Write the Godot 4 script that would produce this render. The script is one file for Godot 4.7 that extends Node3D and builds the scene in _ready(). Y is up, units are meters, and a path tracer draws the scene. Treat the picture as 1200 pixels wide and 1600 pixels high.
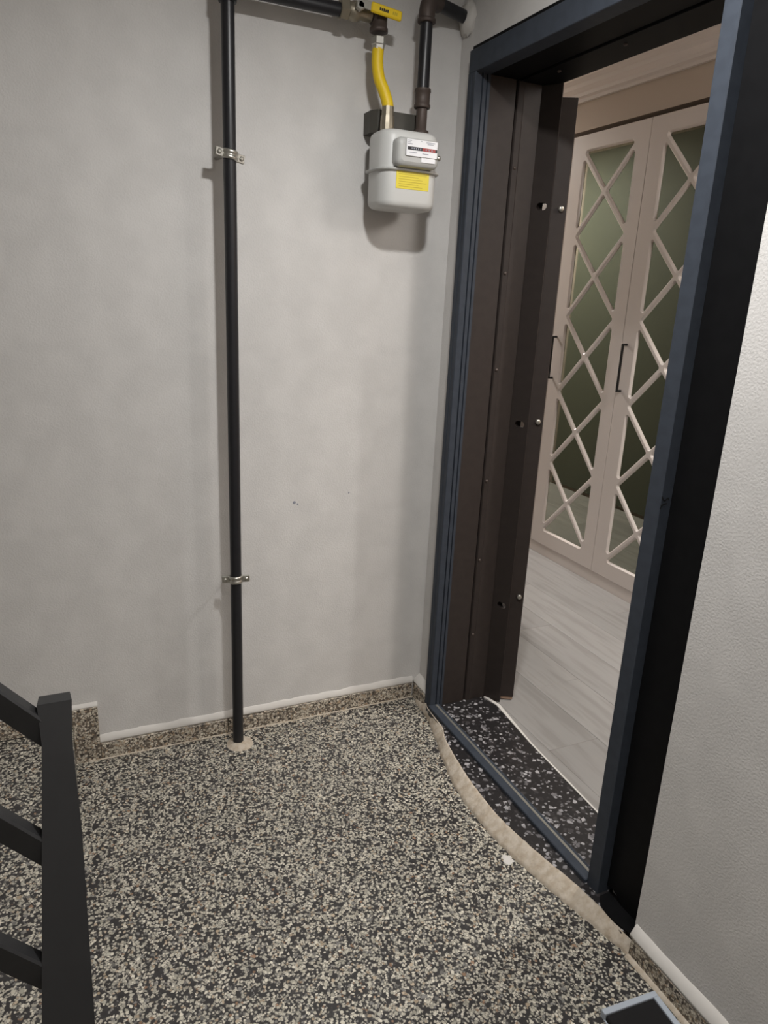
extends Node3D

const CAM_POS := Vector3(-1.13767, 1.4, 2.07125)
const CAM_ROT := Vector3(-0.291792, -0.435301, 0.047490)
const LAMP_AT := Vector3(-0.52, 2.26, 1.10)
const STAIR_FILL_AT := Vector3(-0.75, 2.93, 2.5)
const ROOM_LAMP_AT := Vector3(0.95, 2.22, 1.70)
const SPOT_AT := Vector3(1.0, 2.455, 0.75)
const HALL_FILL_AT := Vector3(1.00, 2.452, -2.60)

var M := {}
var used := {}
var rng := RandomNumberGenerator.new()


func _ready() -> void:
	rng.seed = 7
	# ---------------------------------------------------------------- camera, sky, lights, exposure
	var cam := Camera3D.new()
	cam.name = "camera"
	cam.position = CAM_POS
	cam.rotation = CAM_ROT
	cam.fov = 70.8296
	cam.near = 0.03
	cam.current = true
	add_child(cam)
	var we := WorldEnvironment.new()
	we.name = "environment"
	var e := Environment.new()
	e.background_mode = Environment.BG_COLOR
	e.background_color = Color(0.02, 0.02, 0.022)
	e.tonemap_mode = Environment.TONE_MAPPER_LINEAR
	e.tonemap_exposure = 1.0
	e.sdfgi_enabled = true
	e.ssao_enabled = true
	e.ssil_enabled = true
	we.environment = e
	add_child(we)
	var panel := AreaLight3D.new()
	panel.name = "landing_light"
	panel.area_size = Vector2(0.09, 0.09)
	panel.position = LAMP_AT + Vector3(0, -0.002, 0)
	panel.rotation = Vector3(-PI * 0.5, 0, 0)
	panel.light_color = Color(1.0, 0.997, 0.99)
	panel.light_energy = 2.05
	panel.area_range = 12.0
	panel.area_attenuation = 2.0
	panel.shadow_enabled = true
	add_child(panel)
	var stair_fill := AreaLight3D.new()  # unseen soft fill, added to lift the shade on the landing walls
	stair_fill.name = "stair_fill_light"
	stair_fill.area_size = Vector2(0.7, 0.7)
	stair_fill.position = STAIR_FILL_AT + Vector3(0, -0.004, 0)
	stair_fill.rotation = Vector3(-PI * 0.5, 0, 0)
	stair_fill.light_color = Color(1.0, 0.98, 0.96)
	stair_fill.light_energy = 2.0
	stair_fill.area_range = 12.0
	stair_fill.area_attenuation = 2.0
	stair_fill.shadow_enabled = true
	add_child(stair_fill)
	lamp_light("hall_light", ROOM_LAMP_AT, Color(1.0, 0.985, 0.97), 0.85, 0.20)
	var spot := SpotLight3D.new()  # unseen spot, added to brighten the wardrobe bevels without spilling onto the landing
	spot.name = "bevel_fill_light"
	spot.position = SPOT_AT + Vector3(0, -0.004, 0)
	spot.rotation = Vector3(-PI * 0.5, 0, 0)
	spot.light_color = Color(1.0, 0.985, 0.965)
	spot.light_energy = 3.2
	spot.light_size = 0.04
	spot.spot_angle = 58.0
	spot.spot_angle_attenuation = 0.6
	spot.spot_range = 12.0
	spot.spot_attenuation = 2.0
	spot.shadow_enabled = true
	add_child(spot)
	var hall_fill := AreaLight3D.new()  # unseen fill, added to light the wardrobe and what its mirrors reflect
	hall_fill.name = "hall_fill_light"
	hall_fill.area_size = Vector2(0.40, 0.40)
	hall_fill.position = HALL_FILL_AT + Vector3(0, -0.004, 0)
	hall_fill.rotation = Vector3(-PI * 0.5, 0, 0)
	hall_fill.light_color = Color(1.0, 0.985, 0.975)
	hall_fill.light_energy = 6.5
	hall_fill.area_range = 12.0
	hall_fill.area_attenuation = 2.0
	hall_fill.shadow_enabled = true
	add_child(hall_fill)
	materials()
	# ---------------------------------------------------------------- large structure
	build_shell()
	build_stairs()
	build_skirting()
	build_threshold()
	await build_frame()
	build_leaf()
	build_room()
	await build_wardrobe()
	# ---------------------------------------------------------------- objects and small details
	build_pipes()
	build_meter()
	build_railing()
	build_small()
	build_lamps()


func lamp_light(called: String, at: Vector3, c: Color, energy: float, size: float) -> void:
	var l := OmniLight3D.new()
	l.name = called
	l.position = at
	l.light_color = c
	l.light_energy = energy
	l.light_size = size
	l.omni_range = 12.0
	l.omni_attenuation = 2.0
	l.shadow_enabled = true
	add_child(l)


# ==================================================================== helpers
func new_st() -> SurfaceTool:
	var st := SurfaceTool.new()
	st.begin(Mesh.PRIMITIVE_TRIANGLES)
	st.set_smooth_group(-1)
	return st


func done(st: SurfaceTool) -> ArrayMesh:
	st.generate_normals()
	return st.commit()


func tri(st: SurfaceTool, a: Vector3, b: Vector3, c: Vector3) -> void:  # counter-clockwise seen from outside
	st.add_vertex(a)
	st.add_vertex(c)
	st.add_vertex(b)


func quad(st: SurfaceTool, a: Vector3, b: Vector3, c: Vector3, d: Vector3) -> void:
	tri(st, a, b, c)
	tri(st, a, c, d)


func box(st: SurfaceTool, lo: Vector3, hi: Vector3, b := 0.0, t := Transform3D()) -> void:
	st.set_smooth_group(-1)
	b = minf(b, 0.49 * minf(hi.x - lo.x, minf(hi.y - lo.y, hi.z - lo.z)))
	var c := (lo + hi) * 0.5
	var h := (hi - lo) * 0.5
	for ax in 3:
		for s in [-1.0, 1.0]:
			var u := (ax + 1) % 3
			var v := (ax + 2) % 3
			var p: Array[Vector3] = []
			for k in [[-1.0, -1.0], [1.0, -1.0], [1.0, 1.0], [-1.0, 1.0]]:
				var q := Vector3()
				q[ax] = s * h[ax]
				q[u] = k[0] * (h[u] - b)
				q[v] = k[1] * (h[v] - b)
				p.append(t * (c + q))
			if s > 0:
				quad(st, p[0], p[1], p[2], p[3])
			else:
				quad(st, p[3], p[2], p[1], p[0])
	if b <= 0.0:
		return
	for ax in 3:  # edges along ax
		var u := (ax + 1) % 3
		var v := (ax + 2) % 3
		for su in [-1.0, 1.0]:
			for sv in [-1.0, 1.0]:
				var p: Array[Vector3] = []
				for k in [[-1.0, 0], [1.0, 0], [1.0, 1], [-1.0, 1]]:
					var q := Vector3()
					q[ax] = k[0] * (h[ax] - b)
					q[u] = su * (h[u] - (b if k[1] == 1 else 0.0))
					q[v] = sv * (h[v] - (0.0 if k[1] == 1 else b))
					p.append(t * (c + q))
				both(st, p, su, sv, ax)
	for sx in [-1.0, 1.0]:
		for sy in [-1.0, 1.0]:
			for sz in [-1.0, 1.0]:
				var s3 := Vector3(sx, sy, sz)
				var a := t * (c + s3 * Vector3(h.x, h.y - b, h.z - b))
				var d := t * (c + s3 * Vector3(h.x - b, h.y, h.z - b))
				var f := t * (c + s3 * Vector3(h.x - b, h.y - b, h.z))
				if sx * sy * sz > 0:
					tri(st, a, d, f)
				else:
					tri(st, a, f, d)


func both(st: SurfaceTool, p: Array[Vector3], su: float, sv: float, ax: int) -> void:
	var n := (p[1] - p[0]).cross(p[3] - p[0])
	var want := Vector3()
	want[(ax + 1) % 3] = su
	want[(ax + 2) % 3] = sv
	if n.dot(want) > 0:
		quad(st, p[0], p[1], p[2], p[3])
	else:
		quad(st, p[3], p[2], p[1], p[0])


# an outline of (x, z) pairs, counter-clockwise or not, raised from y0 to y1
func prism_y(st: SurfaceTool, pts: PackedVector2Array, y0: float, y1: float) -> void:
	st.set_smooth_group(-1)
	var p := pts
	if not Geometry2D.is_polygon_clockwise(p):
		p = p.duplicate()
		p.reverse()
	var n := p.size()
	for i in n:
		var a := p[i]
		var b := p[(i + 1) % n]
		orient_quad(st, Vector3(a.x, y0, a.y), Vector3(b.x, y0, b.y), Vector3(b.x, y1, b.y), Vector3(a.x, y1, a.y), outward(p, i))
	var ids := Geometry2D.triangulate_polygon(p)
	for k in range(0, ids.size(), 3):
		orient_tri(st, v3(p[ids[k]], y1), v3(p[ids[k + 1]], y1), v3(p[ids[k + 2]], y1), Vector3.UP)
		orient_tri(st, v3(p[ids[k]], y0), v3(p[ids[k + 1]], y0), v3(p[ids[k + 2]], y0), Vector3.DOWN)


func v3(p: Vector2, y: float) -> Vector3:
	return Vector3(p.x, y, p.y)


func outward(p: PackedVector2Array, i: int) -> Vector3:
	var d := (p[(i + 1) % p.size()] - p[i]).normalized()
	var n := Vector2(d.y, -d.x)
	var m := (p[(i + 1) % p.size()] + p[i]) * 0.5
	if Geometry2D.is_point_in_polygon(m + n * 0.0003, p):
		n = -n
	return Vector3(n.x, 0, n.y)


func orient_quad(st: SurfaceTool, a: Vector3, b: Vector3, c: Vector3, d: Vector3, want: Vector3) -> void:
	if (b - a).cross(d - a).dot(want) >= 0:
		quad(st, a, b, c, d)
	else:
		quad(st, d, c, b, a)


func orient_tri(st: SurfaceTool, a: Vector3, b: Vector3, c: Vector3, want: Vector3) -> void:
	if (b - a).cross(c - a).dot(want) >= 0:
		tri(st, a, b, c)
	else:
		tri(st, a, c, b)


# rings of equal size joined into a skin; ends closed
func loft(st: SurfaceTool, rings: Array, smooth := true, closed_ends := true, group := 1) -> void:
	st.set_smooth_group(group if smooth else -1)
	var n: int = rings[0].size()
	var mid := Vector3()
	for v in rings[0]:
		mid += v
	mid /= n
	var mid2 := Vector3()
	for v in rings[1]:
		mid2 += v
	mid2 /= n
	var r0: PackedVector3Array = rings[0]
	var area := Vector3()
	for i in n:
		area += (r0[i] - mid).cross(r0[(i + 1) % n] - mid)
	var last_mid := Vector3()
	for v in rings[-1]:
		last_mid += v
	last_mid /= n
	var flip := area.dot(last_mid - mid) < 0
	for k in rings.size() - 1:
		var a: PackedVector3Array = rings[k]
		var b: PackedVector3Array = rings[k + 1]
		for i in n:
			var j := (i + 1) % n
			if flip:
				quad(st, a[j], a[i], b[i], b[j])
			else:
				quad(st, a[i], a[j], b[j], b[i])
	if not closed_ends:
		return
	st.set_smooth_group(-1)
	var rl: PackedVector3Array = rings[-1]
	for i in n:
		var j := (i + 1) % n
		if flip:
			tri(st, mid, r0[i], r0[j])
			tri(st, last_mid, rl[j], rl[i])
		else:
			tri(st, mid, r0[j], r0[i])
			tri(st, last_mid, rl[i], rl[j])


# a lathe along an axis: profile of (distance along, radius); sides = 6 gives a hex nut
func lathe(st: SurfaceTool, at: Vector3, axis: Vector3, prof: Array, sides := 20, smooth := true, phase := 0.0) -> void:
	var w := axis.normalized()
	var u := w.cross(Vector3(0.31, 0.52, 0.79)).normalized()
	var v := w.cross(u)
	var rings := []
	for pr in prof:
		var r := PackedVector3Array()
		for i in sides:
			var a := TAU * i / sides + phase
			r.append(at + w * pr[0] + (u * cos(a) + v * sin(a)) * pr[1])
		rings.append(r)
	loft(st, rings, smooth)


func tube(st: SurfaceTool, path: PackedVector3Array, radius: float, sides := 14, rib := 0.0) -> void:
	var rings := []
	var up := Vector3(0.13, 0.21, 0.97).normalized()
	for i in path.size():
		var d := (path[mini(i + 1, path.size() - 1)] - path[maxi(i - 1, 0)]).normalized()
		var u := (up - d * up.dot(d)).normalized()
		up = u
		var v := d.cross(u)
		var rr := radius + (rib if i % 2 == 0 else 0.0)
		var r := PackedVector3Array()
		for k in sides:
			var a := TAU * k / sides
			r.append(path[i] + (u * cos(a) + v * sin(a)) * rr)
		rings.append(r)
	loft(st, rings)


func curve(points: Array, step := 0.01) -> PackedVector3Array:  # Catmull-Rom through the points
	var out := PackedVector3Array()
	for i in points.size() - 1:
		var p0: Vector3 = points[maxi(i - 1, 0)]
		var p1: Vector3 = points[i]
		var p2: Vector3 = points[i + 1]
		var p3: Vector3 = points[mini(i + 2, points.size() - 1)]
		var n := maxi(2, int(p1.distance_to(p2) / step))
		for k in n:
			out.append(p1.cubic_interpolate(p2, p0, p3, float(k) / n))
	out.append(points[-1])
	return out


func rounded(cx: float, cz: float, hx: float, hz: float, r: float, y: float, seg := 6) -> PackedVector3Array:
	var out := PackedVector3Array()
	for q in 4:
		var sx: float = [1.0, -1.0, -1.0, 1.0][q]
		var sz: float = [1.0, 1.0, -1.0, -1.0][q]
		for k in seg + 1:
			var a := PI * 0.5 * (q + float(k) / seg)
			out.append(Vector3(cx + sx * (hx - r) + cos(a) * r, y, cz + sz * (hz - r) + sin(a) * r))
	return out


func numbered(called: String) -> String:
	var k: int = used.get(called, 0)
	used[called] = k + 1
	return called if k == 0 else "%s_%03d" % [called, k]


func thing(called: String, label: String, category: String, at := Vector3.ZERO, group := "") -> Node3D:
	var o := Node3D.new()
	o.name = numbered(called)
	o.position = at
	add_child(o)
	o.set_meta("label", label)
	o.set_meta("category", category)
	if group:
		o.set_meta("group", group)
	return o


func part(called: String, st, mat: Material, parent: Node3D, label := "") -> MeshInstance3D:
	var o := MeshInstance3D.new()
	var count := 0
	for ch in parent.get_children():
		if ch.name == called or ch.name.begins_with(called + "_0"):
			count += 1
	o.name = called if count == 0 else "%s_%03d" % [called, count]
	o.mesh = done(st) if st is SurfaceTool else st
	o.material_override = mat
	parent.add_child(o, true)
	if label:
		o.set_meta("label", label)
	return o


func solo(called: String, st: SurfaceTool, mat: Material, label: String, category: String, group := "") -> MeshInstance3D:
	var o := MeshInstance3D.new()
	o.name = numbered(called)
	o.mesh = done(st)
	o.material_override = mat
	add_child(o)
	o.set_meta("label", label)
	o.set_meta("category", category)
	if group:
		o.set_meta("group", group)
	return o


func struct(called: String, st: SurfaceTool, mat: Material, label := "") -> MeshInstance3D:
	var o := MeshInstance3D.new()
	o.name = numbered(called)
	o.mesh = done(st)
	o.material_override = mat
	add_child(o)
	o.set_meta("kind", "structure")
	if label:
		o.set_meta("label", label)
	return o


# ==================================================================== materials
func mat(c: Color, rough := 0.6, metal := 0.0) -> StandardMaterial3D:
	var m := StandardMaterial3D.new()
	m.albedo_color = c
	m.roughness = rough
	m.metallic = metal
	return m


func noise(freq: float, octaves := 3, kind := FastNoiseLite.TYPE_SIMPLEX_SMOOTH, sd := 1) -> FastNoiseLite:
	var n := FastNoiseLite.new()
	n.noise_type = kind
	n.frequency = freq
	n.fractal_octaves = octaves
	n.seed = sd
	return n


func noise_tex(n: FastNoiseLite, size := 1024, ramp: Gradient = null) -> NoiseTexture2D:
	var t := NoiseTexture2D.new()
	t.width = size
	t.height = size
	t.seamless = true
	t.noise = n
	if ramp:
		t.color_ramp = ramp
	return t


func ramp(cols: Array, offs: Array) -> Gradient:
	var g := Gradient.new()
	g.offsets = PackedFloat32Array(offs)
	g.colors = PackedColorArray(cols)
	return g


func world_mapped(m: StandardMaterial3D, sx: float, sy := 0.0, sz := 0.0) -> void:
	m.uv1_triplanar = true
	m.uv1_world_triplanar = true
	m.uv1_scale = Vector3(sx, sy if sy else sx, sz if sz else sx)


func materials() -> void:
	# rough painted plaster
	var wall := mat(Color(0.80, 0.79, 0.78), 0.85)
	wall.albedo_texture = noise_tex(noise(0.006, 4), 512, ramp([Color(0.975, 0.975, 0.975), Color(1, 1, 1)], [0.25, 0.75]))
	wall.heightmap_enabled = true
	wall.heightmap_texture = noise_tex(noise(0.06, 3, FastNoiseLite.TYPE_SIMPLEX, 4), 1024)
	wall.heightmap_scale = 0.045
	world_mapped(wall, 2.0)
	M.wall = wall
	M.ceiling = mat(Color(0.86, 0.86, 0.85), 0.9)
	M.filler = mat(Color(0.80, 0.785, 0.765), 0.8)
	M.terrazzo = terrazzo(Color(1, 1, 1))
	var skirt := mat(Color(1, 1, 1), 0.5)
	skirt.albedo_texture = chips(640, 15500, 2.5, 5.4, Color8(98, 88, 78), [
		[0.42, Color8(206, 198, 182), 20], [0.22, Color8(178, 168, 152), 20], [0.12, Color8(170, 148, 124), 18], [0.09, Color8(126, 118, 108), 18], [0.15, Color8(62, 56, 52), 10]], 43)
	world_mapped(skirt, 1.0 / 0.6)
	M.skirt = skirt
	M.granite = granite()
	var mortar := mat(Color(0.74, 0.70, 0.645), 0.9)
	mortar.albedo_texture = noise_tex(noise(0.02, 4, FastNoiseLite.TYPE_SIMPLEX, 9), 512, ramp([Color(0.89, 0.865, 0.83), Color(1, 1, 1)], [0.2, 0.7]))
	mortar.heightmap_enabled = true
	mortar.heightmap_texture = noise_tex(noise(0.03, 3, FastNoiseLite.TYPE_SIMPLEX, 10), 512)
	mortar.heightmap_scale = 0.2
	world_mapped(mortar, 3.0)
	M.mortar = mortar
	M.slate = worn(Color(0.222, 0.242, 0.275), 0.5, 12)
	M.brown = worn(Color(0.195, 0.170, 0.160), 0.55, 13)
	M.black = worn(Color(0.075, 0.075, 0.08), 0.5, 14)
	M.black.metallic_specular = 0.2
	M.slate.metallic_specular = 0.3
	M.brown.metallic_specular = 0.35
	M.rail = worn(Color(0.13, 0.13, 0.135), 0.5, 15)
	M.pipe = worn(Color(0.105, 0.105, 0.12), 0.38, 16)
	M.iron = worn(Color(0.30, 0.26, 0.24), 0.55, 17)
	M.iron.metallic = 0.3
	M.dark = mat(Color(0.03, 0.03, 0.03), 0.9)
	M.steel = mat(Color(0.72, 0.71, 0.68), 0.32, 0.9)
	M.brass = mat(Color(0.56, 0.53, 0.47), 0.4, 0.7)
	M.bracket = worn(Color(0.26, 0.25, 0.225), 0.6, 18)
	M.strip = mat(Color(0.66, 0.65, 0.62), 0.35, 0.7)
	M.yellow = mat(Color(0.87, 0.74, 0.09), 0.5)
	M.sticker = mat(Color(0.84, 0.77, 0.22), 0.5)
	M.ink = mat(Color(0.12, 0.11, 0.10), 0.6)
	M.meter = mat(Color(0.755, 0.755, 0.745), 0.42)
	M.meter_grey = mat(Color(0.68, 0.68, 0.67), 0.45)
	M.plate = mat(Color(0.88, 0.88, 0.89), 0.3)
	M.counter = mat(Color(0.07, 0.07, 0.10), 0.35)
	M.counter_red = mat(Color(0.58, 0.16, 0.16), 0.35)
	M.digit = mat(Color(0.85, 0.85, 0.85), 0.4)
	M.print_grey = mat(Color(0.52, 0.53, 0.57), 0.5)
	M.print_yellow = mat(Color(0.66, 0.58, 0.12), 0.5)
	M.lacquer = mat(Color(0.83, 0.79, 0.765), 0.28)
	M.lacquer_dark = mat(Color(0.70, 0.635, 0.58), 0.5)
	var mir := mat(Color(0.66, 0.67, 0.62), 0.02, 1.0)
	M.mirror = mir
	M.handle = mat(Color(0.05, 0.05, 0.05), 0.4)
	M.hall = mat(Color(0.72, 0.66, 0.60), 0.85)
	M.sage = mat(Color(0.30, 0.315, 0.27), 0.7)
	M.taupe = mat(Color(0.50, 0.465, 0.43), 0.85)
	var wood: Array[StandardMaterial3D] = []
	for k in 4:
		var w := mat([Color(0.575, 0.565, 0.555), Color(0.555, 0.545, 0.535), Color(0.595, 0.585, 0.575), Color(0.565, 0.555, 0.545)][k], 0.5)
		w.albedo_texture = noise_tex(noise(0.012, 5, FastNoiseLite.TYPE_SIMPLEX, 30 + k), 512, ramp([Color(0.925, 0.92, 0.915), Color(0.985, 0.985, 0.985), Color(1, 1, 1), Color(0.95, 0.945, 0.94)], [0.2, 0.45, 0.7, 0.9]))
		world_mapped(w, 2.2, 2.2, 0.22)
		w.uv1_offset = Vector3(k * 0.37, 0, k * 0.21)
		wood.append(w)
	M.wood = wood
	M.mdf = mat(Color(0.62, 0.52, 0.45), 0.8)
	M.box_grey = mat(Color(0.66, 0.69, 0.73), 0.7)
	M.felt = mat(Color(0.06, 0.055, 0.06), 0.95)
	var glow := mat(Color(1, 1, 1), 0.5)
	glow.emission_enabled = true
	glow.emission = Color(1.0, 0.97, 0.93)
	glow.emission_energy_multiplier = 3.0
	M.glow = glow


# paint with faint scuffs
func worn(c: Color, rough: float, sd: int) -> StandardMaterial3D:
	var m := mat(c, rough)
	m.albedo_texture = noise_tex(noise(0.02, 4, FastNoiseLite.TYPE_SIMPLEX, sd), 256, ramp([Color(0.955, 0.955, 0.955), Color(1, 1, 1)], [0.3, 0.6]))
	world_mapped(m, 4.0)
	return m


var terrazzo_tex: ImageTexture


func terrazzo(tint: Color) -> StandardMaterial3D:
	if terrazzo_tex == null:
		terrazzo_tex = chips(1280, 58000, 2.5, 5.4, Color8(47, 45, 45), [
			[0.42, Color8(194, 188, 173), 20], [0.22, Color8(164, 160, 147), 20], [0.05, Color8(170, 154, 132), 18], [0.015, Color8(140, 112, 90), 14], [0.09, Color8(116, 114, 110), 18], [0.205, Color8(50, 48, 48), 10]], 41)
	var m := mat(tint, 0.42)
	m.albedo_texture = terrazzo_tex
	world_mapped(m, 1.0 / 1.2)
	return m


func granite() -> StandardMaterial3D:
	var m := mat(Color(1, 1, 1), 0.45)
	m.albedo_texture = chips(640, 1900, 3.0, 11.0, Color8(30, 28, 29), [
		[0.26, Color8(146, 144, 146), 20], [0.34, Color8(108, 106, 108), 18], [0.4, Color8(48, 45, 46), 12]], 57)
	world_mapped(m, 1.0 / 0.55)
	return m


# stone chips as irregular polygons strewn over a dark binder, wrapping round at the edges
func chips(n: int, count: int, rmin: float, rmax: float, ground: Color, kinds: Array, sd: int) -> ImageTexture:
	var r := RandomNumberGenerator.new()
	r.seed = sd
	var data := PackedByteArray()
	data.resize(n * n * 3)
	for i in range(0, data.size(), 3):
		data[i] = ground.r8
		data[i + 1] = ground.g8
		data[i + 2] = ground.b8
	for c in count:
		var cx := r.randf() * n
		var cy := r.randf() * n
		var rad := rmin + (rmax - rmin) * r.randf() * r.randf()
		var a0 := r.randf() * TAU
		var k := 4 + r.randi() % 3
		var nx := PackedFloat32Array()
		var ny := PackedFloat32Array()
		var nd := PackedFloat32Array()
		for j in k:
			var a := a0 + TAU * (j + r.randf_range(-0.28, 0.28)) / k
			nx.append(cos(a))
			ny.append(sin(a))
			nd.append(rad * r.randf_range(0.62, 1.1))
		var pick := r.randf()
		var col := ground
		for kd in kinds:
			pick -= kd[0]
			if pick <= 0.0:
				var s: float = r.randf_range(-1.0, 1.0) * kd[2] / 255.0
				col = Color(kd[1].r + s, kd[1].g + s, kd[1].b + s).clamp()
				break
		var R8 := col.r8
		var G8 := col.g8
		var B8 := col.b8
		var reach := int(rad * 1.35) + 2
		var x0 := int(cx)
		var y0 := int(cy)
		for dy in range(-reach, reach + 1):
			var fy := y0 + dy + 0.5 - cy
			var row := posmod(y0 + dy, n) * n
			for dx in range(-reach, reach + 1):
				var fx := x0 + dx + 0.5 - cx
				var worst := -9.0
				for j in k:
					worst = maxf(worst, fx * nx[j] + fy * ny[j] - nd[j])
				if worst < 0.6:
					var at := (row + posmod(x0 + dx, n)) * 3
					if worst < 0.0:
						data[at] = R8
						data[at + 1] = G8
						data[at + 2] = B8
					else:
						data[at] = (data[at] + ground.r8) / 2
						data[at + 1] = (data[at + 1] + ground.g8) / 2
						data[at + 2] = (data[at + 2] + ground.b8) / 2
	return ImageTexture.create_from_image(Image.create_from_data(n, n, false, Image.FORMAT_RGB8, data))


# ==================================================================== the shell
func build_shell() -> void:
	var st := new_st()
	box(st, Vector3(-3.2, -0.3, -0.2), Vector3(0.0, 2.95, 0.0))
	var wb := struct("wall_back", st, M.wall, "rough light grey plaster wall behind the gas meter")
	for nick in [[-0.302, 0.789, 0.004, 0.012], [-0.484, 0.770, 0.007, 0.004], [-0.473, 0.764, 0.004, 0.003]]:
		st = new_st()
		lathe(st, Vector3(nick[0], nick[1], -0.001), Vector3.BACK, [[0.0, nick[2]], [0.0016, nick[2] * 0.6]], 7, false)
		var nk := part("chipped_spot", st, M.print_grey, wb)
		nk.scale.y = 1.0
	st = new_st()
	box(st, Vector3(0.0, -0.3, -0.2), Vector3(0.2, 2.95, 0.104))
	box(st, Vector3(0.0, 2.062, 0.104), Vector3(0.2, 2.95, 1.125))
	box(st, Vector3(-0.04, -0.3, 1.155), Vector3(0.2, 2.95, 3.5))
	box(st, Vector3(0.0, 2.062, 1.125), Vector3(0.2, 2.95, 1.155))
	box(st, Vector3(0.012, -0.3, 1.03), Vector3(0.2, 2.062, 1.155))
	struct("wall_right", st, M.wall, "rough light grey plaster wall around the steel door frame")
	st = new_st()
	box(st, Vector3(-3.2, -0.3, 3.4), Vector3(0.0, 2.95, 3.6))
	struct("wall_front", st, M.wall)
	st = new_st()
	box(st, Vector3(-3.4, -0.3, -0.2), Vector3(-3.2, 2.95, 3.6))
	struct("wall_left", st, M.wall)
	st = new_st()
	box(st, Vector3(-3.4, 2.95, -0.2), Vector3(0.2, 3.1, 3.6))
	box(st, Vector3(-1.15, 2.275, -0.1), Vector3(0.1, 2.96, 1.75))
	struct("ceiling", st, M.ceiling)
	st = new_st()
	box(st, Vector3(-3.2, -0.3, -0.02), Vector3(0.05, 0.0, 3.5))
	struct("floor", st, M.terrazzo, "black and white terrazzo landing floor")


func build_stairs() -> void:
	var t := thing("staircase", "terrazzo stair step rising at the left behind the black railing", "stairs", Vector3(-1.166, 0, 0.6))
	for k in 5:
		var st := new_st()
		var x1 := -0.29 * k
		box(st, Vector3(x1 - (2.0 - 0.29 * k), 0.126 * k + 0.0005, -0.588), Vector3(x1, 0.126 * (k + 1), 0.78), 0.004)
		part("step", st, M.terrazzo, t)


func build_skirting() -> void:
	var o := Node3D.new()
	o.name = "baseboard_back"
	add_child(o)
	o.set_meta("kind", "structure")
	o.set_meta("label", "terrazzo skirting along the back wall")
	var cuts := [-1.094, -0.705, -0.585, -0.033]
	for i in 3:
		var st := new_st()
		box(st, Vector3(cuts[i] + 0.0008, 0.0, -0.005), Vector3(cuts[i + 1] - 0.0008, 0.0525 + [0.0, -0.002, 0.0015][i], 0.012), 0.0015)
		part("skirting_tile", st, M.skirt, o)
	var st2 := new_st()
	box(st2, Vector3(-1.166, 0.0, -0.005), Vector3(-1.0945, 0.183, 0.013), 0.0015)
	part("skirting_tile", st2, M.skirt, o)
	st2 = new_st()
	box(st2, Vector3(-3.0, 0.126, -0.005), Vector3(-1.1665, 0.183, 0.013), 0.0015)
	part("skirting_tile", st2, M.skirt, o)
	# the ragged ridge of filler along its top
	st2 = new_st()
	ridge(st2, Vector3(-1.094, 0.053, 0.0), Vector3(-0.03, 0.0535, 0.0), Vector3(0, 0, 1), 0.007, 0.027, 0.016)
	part("filler_ridge", st2, M.filler, o)
	st2 = new_st()
	ridge(st2, Vector3(-1.3, 0.183, 0.0), Vector3(-1.094, 0.183, 0.0), Vector3(0, 0, 1), 0.0095, 0.012, 0.012)
	part("filler_ridge", st2, M.filler, o)
	# grout along the floor
	st2 = new_st()
	ridge(st2, Vector3(-1.13, 0.0, 0.012), Vector3(-0.033, 0.0, 0.012), Vector3(0, 0, 1), 0.004, 0.003, 0.003)
	part("grout_line", st2, M.mortar, o)

	o = Node3D.new()
	o.name = "baseboard_right"
	add_child(o)
	o.set_meta("kind", "structure")
	o.set_meta("label", "terrazzo skirting of the wall with the door")
	st2 = new_st()
	box(st2, Vector3(-0.031, 0.0, 0.012), Vector3(0.001, 0.054, 0.104), 0.0015)
	part("skirting_tile", st2, M.skirt, o)
	st2 = new_st()
	box(st2, Vector3(-0.057, 0.0, 1.166), Vector3(-0.03, 0.050, 1.95), 0.0015)
	part("skirting_tile", st2, M.skirt, o)
	st2 = new_st()
	box(st2, Vector3(-0.057, 0.0, 1.952), Vector3(-0.03, 0.050, 3.4), 0.0015)
	part("skirting_tile", st2, M.skirt, o)
	st2 = new_st()
	ridge(st2, Vector3(-0.04, 0.050, 1.16), Vector3(-0.04, 0.050, 3.3), Vector3(-1, 0, 0), 0.0165, 0.028, 0.016)
	part("filler_ridge", st2, M.filler, o)
	st2 = new_st()
	ridge(st2, Vector3(0.0, 0.054, 0.0), Vector3(0.0, 0.054, 0.104), Vector3(-1, 0, 0), 0.026, 0.030, 0.02)
	part("filler_ridge", st2, M.filler, o)
	st2 = new_st()
	ridge(st2, Vector3(-0.057, 0.0, 1.165), Vector3(-0.057, 0.0, 3.3), Vector3(-1, 0, 0), 0.011, 0.006, 0.005)
	part("grout_line", st2, M.mortar, o)


# a wavy bead of plaster along a wall: out = how far it stands off, h = height
func ridge(st: SurfaceTool, a: Vector3, b: Vector3, away: Vector3, out: float, h: float, wob: float) -> void:
	var n := noise(9.0, 2, FastNoiseLite.TYPE_SIMPLEX, 5)
	var count := maxi(4, int(a.distance_to(b) / 0.02))
	var rings := []
	for i in count + 1:
		var p := a.lerp(b, float(i) / count)
		var w := n.get_noise_2d(p.x + p.z, 0.3 + p.y)
		var w2 := n.get_noise_2d(p.x * 2.0 + p.z * 2.0, 4.3)
		var hh := h * (1.0 + 0.14 * w)
		var oo := out * (1.0 + 0.08 * w2)
		rings.append(PackedVector3Array([p - away * 0.004, p + away * oo, p + away * oo * 0.96 + Vector3.UP * hh * 0.22, p + away * 0.0025 + Vector3.UP * hh * 0.94, p - away * 0.004 + Vector3.UP * hh]))
	loft(st, rings, true)


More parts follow.
